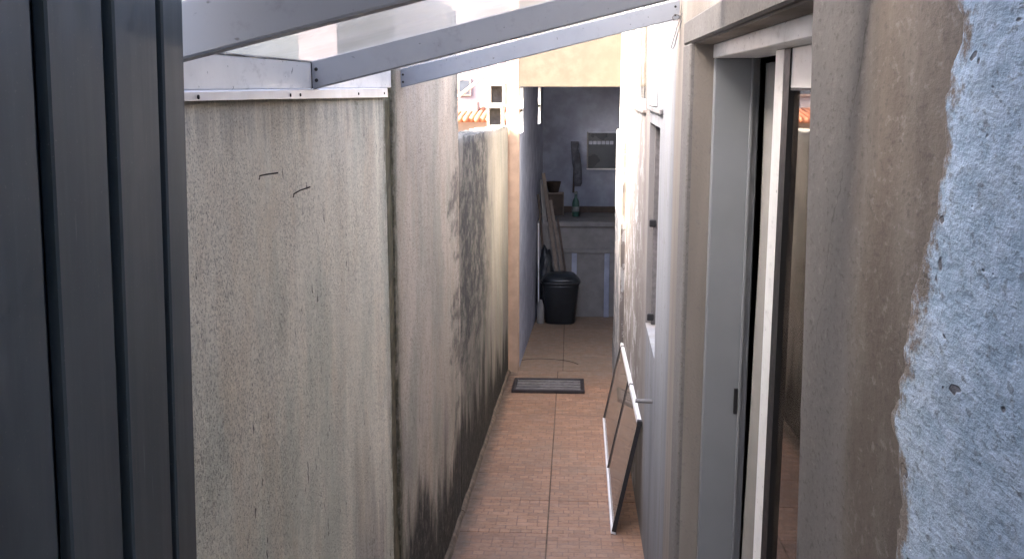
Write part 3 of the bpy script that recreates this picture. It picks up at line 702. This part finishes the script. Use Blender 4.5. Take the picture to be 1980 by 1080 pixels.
o = thing('crate', 'shallow dark wooden crate on edge at the left of the counter', 'crate', (-.16, 10.45, zc_))
mk('crate_panel', box(-.245, -.075, 10.46, 10.47, zc_+.001, zc_+.22), MT['darkwood'], o)
mk('crate_top', box(-.255, -.065, 10.40, 10.475, zc_+.2205, zc_+.24, .003), MT['wood'], o)
mk('crate_side', box(-.255, -.2455, 10.40, 10.47, zc_+.001, zc_+.22), MT['wood'], o); mk('crate_side', box(-.0745, -.065, 10.40, 10.47, zc_+.001, zc_+.22), MT['wood'], o)
o = mk('basket', lathe([(.05, 0), (.075, .10), (.08, .105), (.07, .10), (.046, .008)], 16, at=(-.17, 10.44, zc_+.241)), MT['rust'], None, False, True, origin=(-.17, 10.44, zc_+.241)); tag(o, 'small brown basket standing on the dark crate', 'basket')
o = thing('bottle', 'green bottle with pale label and neck on the counter', 'bottle', (.055, 10.40, zc_))
mk('bottle_body', lathe([(.034, 0), (.037, .01), (.037, .13), (.030, .16), (.014, .19), (.014, .225)], 16, at=(.055, 10.40, zc_+.001)), MT['green'], o, False, True)
mk('bottle_cap', lathe([(.017, .226), (.017, .25), (.012, .255)], 12, at=(.055, 10.40, zc_+.001)), MT['cyan'], o, False, True)
mk('bottle_label', lathe([(.0378, .05), (.0378, .10)], 16, at=(.055, 10.40, zc_+.001)), MT['cyan'], o, False, True)
o = thing('hand_broom', 'dark broom hanging upside down on the back wall above the bottle', 'broom', (.045, 10.78, zc_+.3))
b = bmesh.new(); add_tube(b, [(.03, 10.785, zc_+.20), (.04, 10.785, zc_+.45), (.035, 10.788, zc_+.60)], [.010, .011, .009], 8); mk('broom_handle', b, MT['darkwood'], o, False, True)
b = lathe([(.014, 0), (.024, .05), (.038, .22), (.042, .27)], 12, 1, .5, (.04, 10.775, zc_+.46)); mk('broom_bristles', b, MT['navy'], o, False, True)
o = mk('cloth', lathe([(.03, 0), (.042, .03), (.038, .20), (.02, .33), (.008, .38)], 14, 1, .5, (.075, 10.77, zc_+.27)), MT['navy'], None, False, True, origin=(.075, 10.77, zc_+.27)); tag(o, 'dark cloth hanging beside the broom on the back wall', 'cloth')
# black cable on the threshold floor
pts = [(-.42, 8.22, .006), (-.38, 8.33, .006), (-.26, 8.38, .006), (-.10, 8.36, .006), (.02, 8.30, .006), (.09, 8.20, .006)]
sm = []
for i in range(len(pts)-1):
    p0, p1, p2, p3 = [Vector(pts[max(0, min(len(pts)-1, i+k))]) for k in (-1, 0, 1, 2)]
    for t in (0, .25, .5, .75): sm.append(.5*((2*p1)+(p2-p0)*t+(2*p0-5*p1+4*p2-p3)*t*t+(3*p1-p0-3*p2+p3)*t**3))
o = mk('cable', tube(sm, .0022, 6), MT['rust'], None, False, True, origin=pts[0]); tag(o, 'thin dark cable lying on the floor just inside the doorway', 'cable')

# ================================================================== DRAIN GRATE
gr = thing('floor_grate', 'dark iron grate lying across the tiles in front of the doorway', 'grate', (-.145, 7.36, fz(7.36)))
gr.rotation_euler.x = -ang
gl = lambda *a, **k: box(*a, **k)
W_, D_ = .262, .235
for (a, c, d, e) in ((-W_, W_, -D_, -D_+.03), (-W_, W_, D_-.03, D_), (-W_, -W_+.028, -D_+.0305, D_-.0305), (W_-.028, W_, -D_+.0305, D_-.0305)):
    mk('grate_frame', gl(a, c, d, e, .001, .024, .003), MT['iron'], gr, True)
mk('grate_pan', gl(-W_+.029, W_-.029, -D_+.031, D_-.031, .001, .006), MT['black'], gr, True)
pb = None
for i in range(4):
    y = -D_+.085+i*(2*D_-.17)/3
    if pb is None: pb = mk('grate_bar', gl(-W_+.0285, W_-.0285, -.021, .021, .009, .021, .002), MT['galv'], gr, True); pb.location = (0, y, 0)
    else: share('grate_bar', pb, (0, y, 0), gr)

# ================================================================== GLAZED PANEL LEANING ON THE HOUSE WALL
B0, B1 = Vector((.198, 4.17, fz(4.17)+.002)), Vector((.230, 6.34, fz(6.34)+.002))
T0 = Vector((.255+.0144*4.17-.012, 4.17, Z(-1.395))); T1 = Vector((.255+.0144*6.34-.012, 6.34, Z(-1.615)))
pn = thing('glazed_panel', 'white framed glass panel lying on its side against the house wall', 'glass panel', tuple(B0))
ey = (B1-B0).normalized(); ez = ((T0-B0) - ey*(T0-B0).dot(ey)).normalized(); ex = ey.cross(ez)
PL, PH = (B1-B0).length, (T0-B0).length
mt = Matrix(((ex.x, ey.x, ez.x, 0), (ex.y, ey.y, ez.y, 0), (ex.z, ey.z, ez.z, 0), (0, 0, 0, 1)))
def pbox(name, mat, *a, bev=0.0, par=None): return mk(name, box(*a, bev, mt), mat, par or pn, True)
pbox('frame_rail', MT['white'], -.009, .009, 0, PL, PH-.018, PH+.002, bev=.002)
pbox('frame_rail', MT['white'], -.011, .011, 0, PL, 0, .010, bev=.002)
pbox('frame_stile', MT['black'], -.009, .009, 0, .012, .0105, PH-.0185)
pbox('frame_stile', MT['black'], -.009, .009, PL-.012, PL, .0105, PH-.0185)
pbox('mullion', MT['black'], -.008, .008, PL*.46, PL*.46+.012, .0105, PH-.0185)
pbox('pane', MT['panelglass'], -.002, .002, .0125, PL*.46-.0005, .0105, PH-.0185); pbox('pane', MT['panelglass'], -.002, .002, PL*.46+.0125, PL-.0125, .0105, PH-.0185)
for y in (0, PL*.37, PL*.93): pbox('corner_cap', MT['black'], -.0102, .0102, y-.004, y+.032, PH-.019, PH+.0035, bev=.003)

# ================================================================== ABOVE AND BEYOND THE LOW WALL
def hollow_block(loc, label, rz):
    b = bmesh.new(); wd, hh, dp, t = .113, .150, .30, .017
    add_box(b, -wd/2, wd/2, 0, dp, 0, t); add_box(b, -wd/2, wd/2, 0, dp, hh-t, hh)
    add_box(b, -wd/2, -wd/2+t, 0, dp, t, hh-t); add_box(b, wd/2-t, wd/2, 0, dp, t, hh-t); add_box(b, -wd/2+t, wd/2-t, dp*.5, dp*.5+.02, t, hh-t)
    o = mk('hollow_block', b, MT['concrete'], None, True); o.location = loc; o.rotation_euler.z = rz; tag(o, label, 'hollow block', 'hollow blocks stacked on the low wall')
zb = Z(-.222-.0243*(7.45-4.41))
hollow_block((-.532, 7.30, zb+.006), 'lower hollow concrete block resting on the low stained wall', .02)
hollow_block((-.522, 7.32, zb+.158), 'upper hollow concrete block stacked beside the cream doorway', -.02)
nh = thing('neighbour_house', 'pale neighbouring house with orange tiles seen beyond the low wall', 'house', (-3, 13.8, 0))
mk('wall', box(-7, 3.4, 14.0, 18, -.06, Z(-.48)), MT['nwall'], nh)
rf = mk('roof', box(-7.1, 3.5, 13.75, 18.2, Z(-.479), Z(-.45), .004), MT['brick'], nh)
tm = None
for i in range(26):
    x = -.78-.075*i
    if tm is None:
        b = bmesh.new(); add_tube(b, [(0, 0, 0), (0, 1.0, .11)], [.042, .036], 8); tm = mk('roof_tile', b, MT['brick'], rf, True, True); tm.location = (x+3, -.12, Z(-.44))
    else: share('roof_tile', tm, (x+3, -.12+random.uniform(-.02, .02), Z(-.44)), rf)
up = mk('upper_wall', box(-7, 3.4, 14.9, 18, Z(-.449), Z(2.7)), MT['nlil'], nh)
for (x0, x1) in ((-1.62, -1.42), (-2.3, -1.9), (-3.4, -2.8)):
    f = mk('window', box(x0, x1, 14.86, 14.898, Z(-.15), Z(.10), .004), MT['nwall'], nh); mk('pane', box(x0+.03, x1-.03, 14.85, 14.859, Z(-.12), Z(.07)), MT['darkglass'], f)
mk('low_parapet', box(-1.75, -1.28, 14.3, 14.6, Z(-.40), Z(-.215), .01), MT['nwall'], nh)
o = mk('handrail', tube([(-1.62, 13.70, Z(-.25)), (-1.03, 13.70, Z(.19)), (-.80, 13.70, Z(.36))], .022, 8), MT['pipe'], None, False, True, origin=(-1.62, 13.70, Z(-.25)))
o.parent = nh; o.location = Vector((-1.62, 13.70, Z(-.25))) - nh.location
nb = thing('sun_blocker', 'unseen block added behind the left wall to shade the near passage', 'building', (-3, -2, 0))  # added out of view to keep the sun off the near walls
mk('wall', box(-6, -1.5, -9, 5.75, -.06, Z(1.62)), MT['blocker'], nb)
mk('blocker_edge', box(-6.1, -1.47, -9.1, 5.78, Z(1.621), Z(1.68), .01), MT['concrete'], nb)
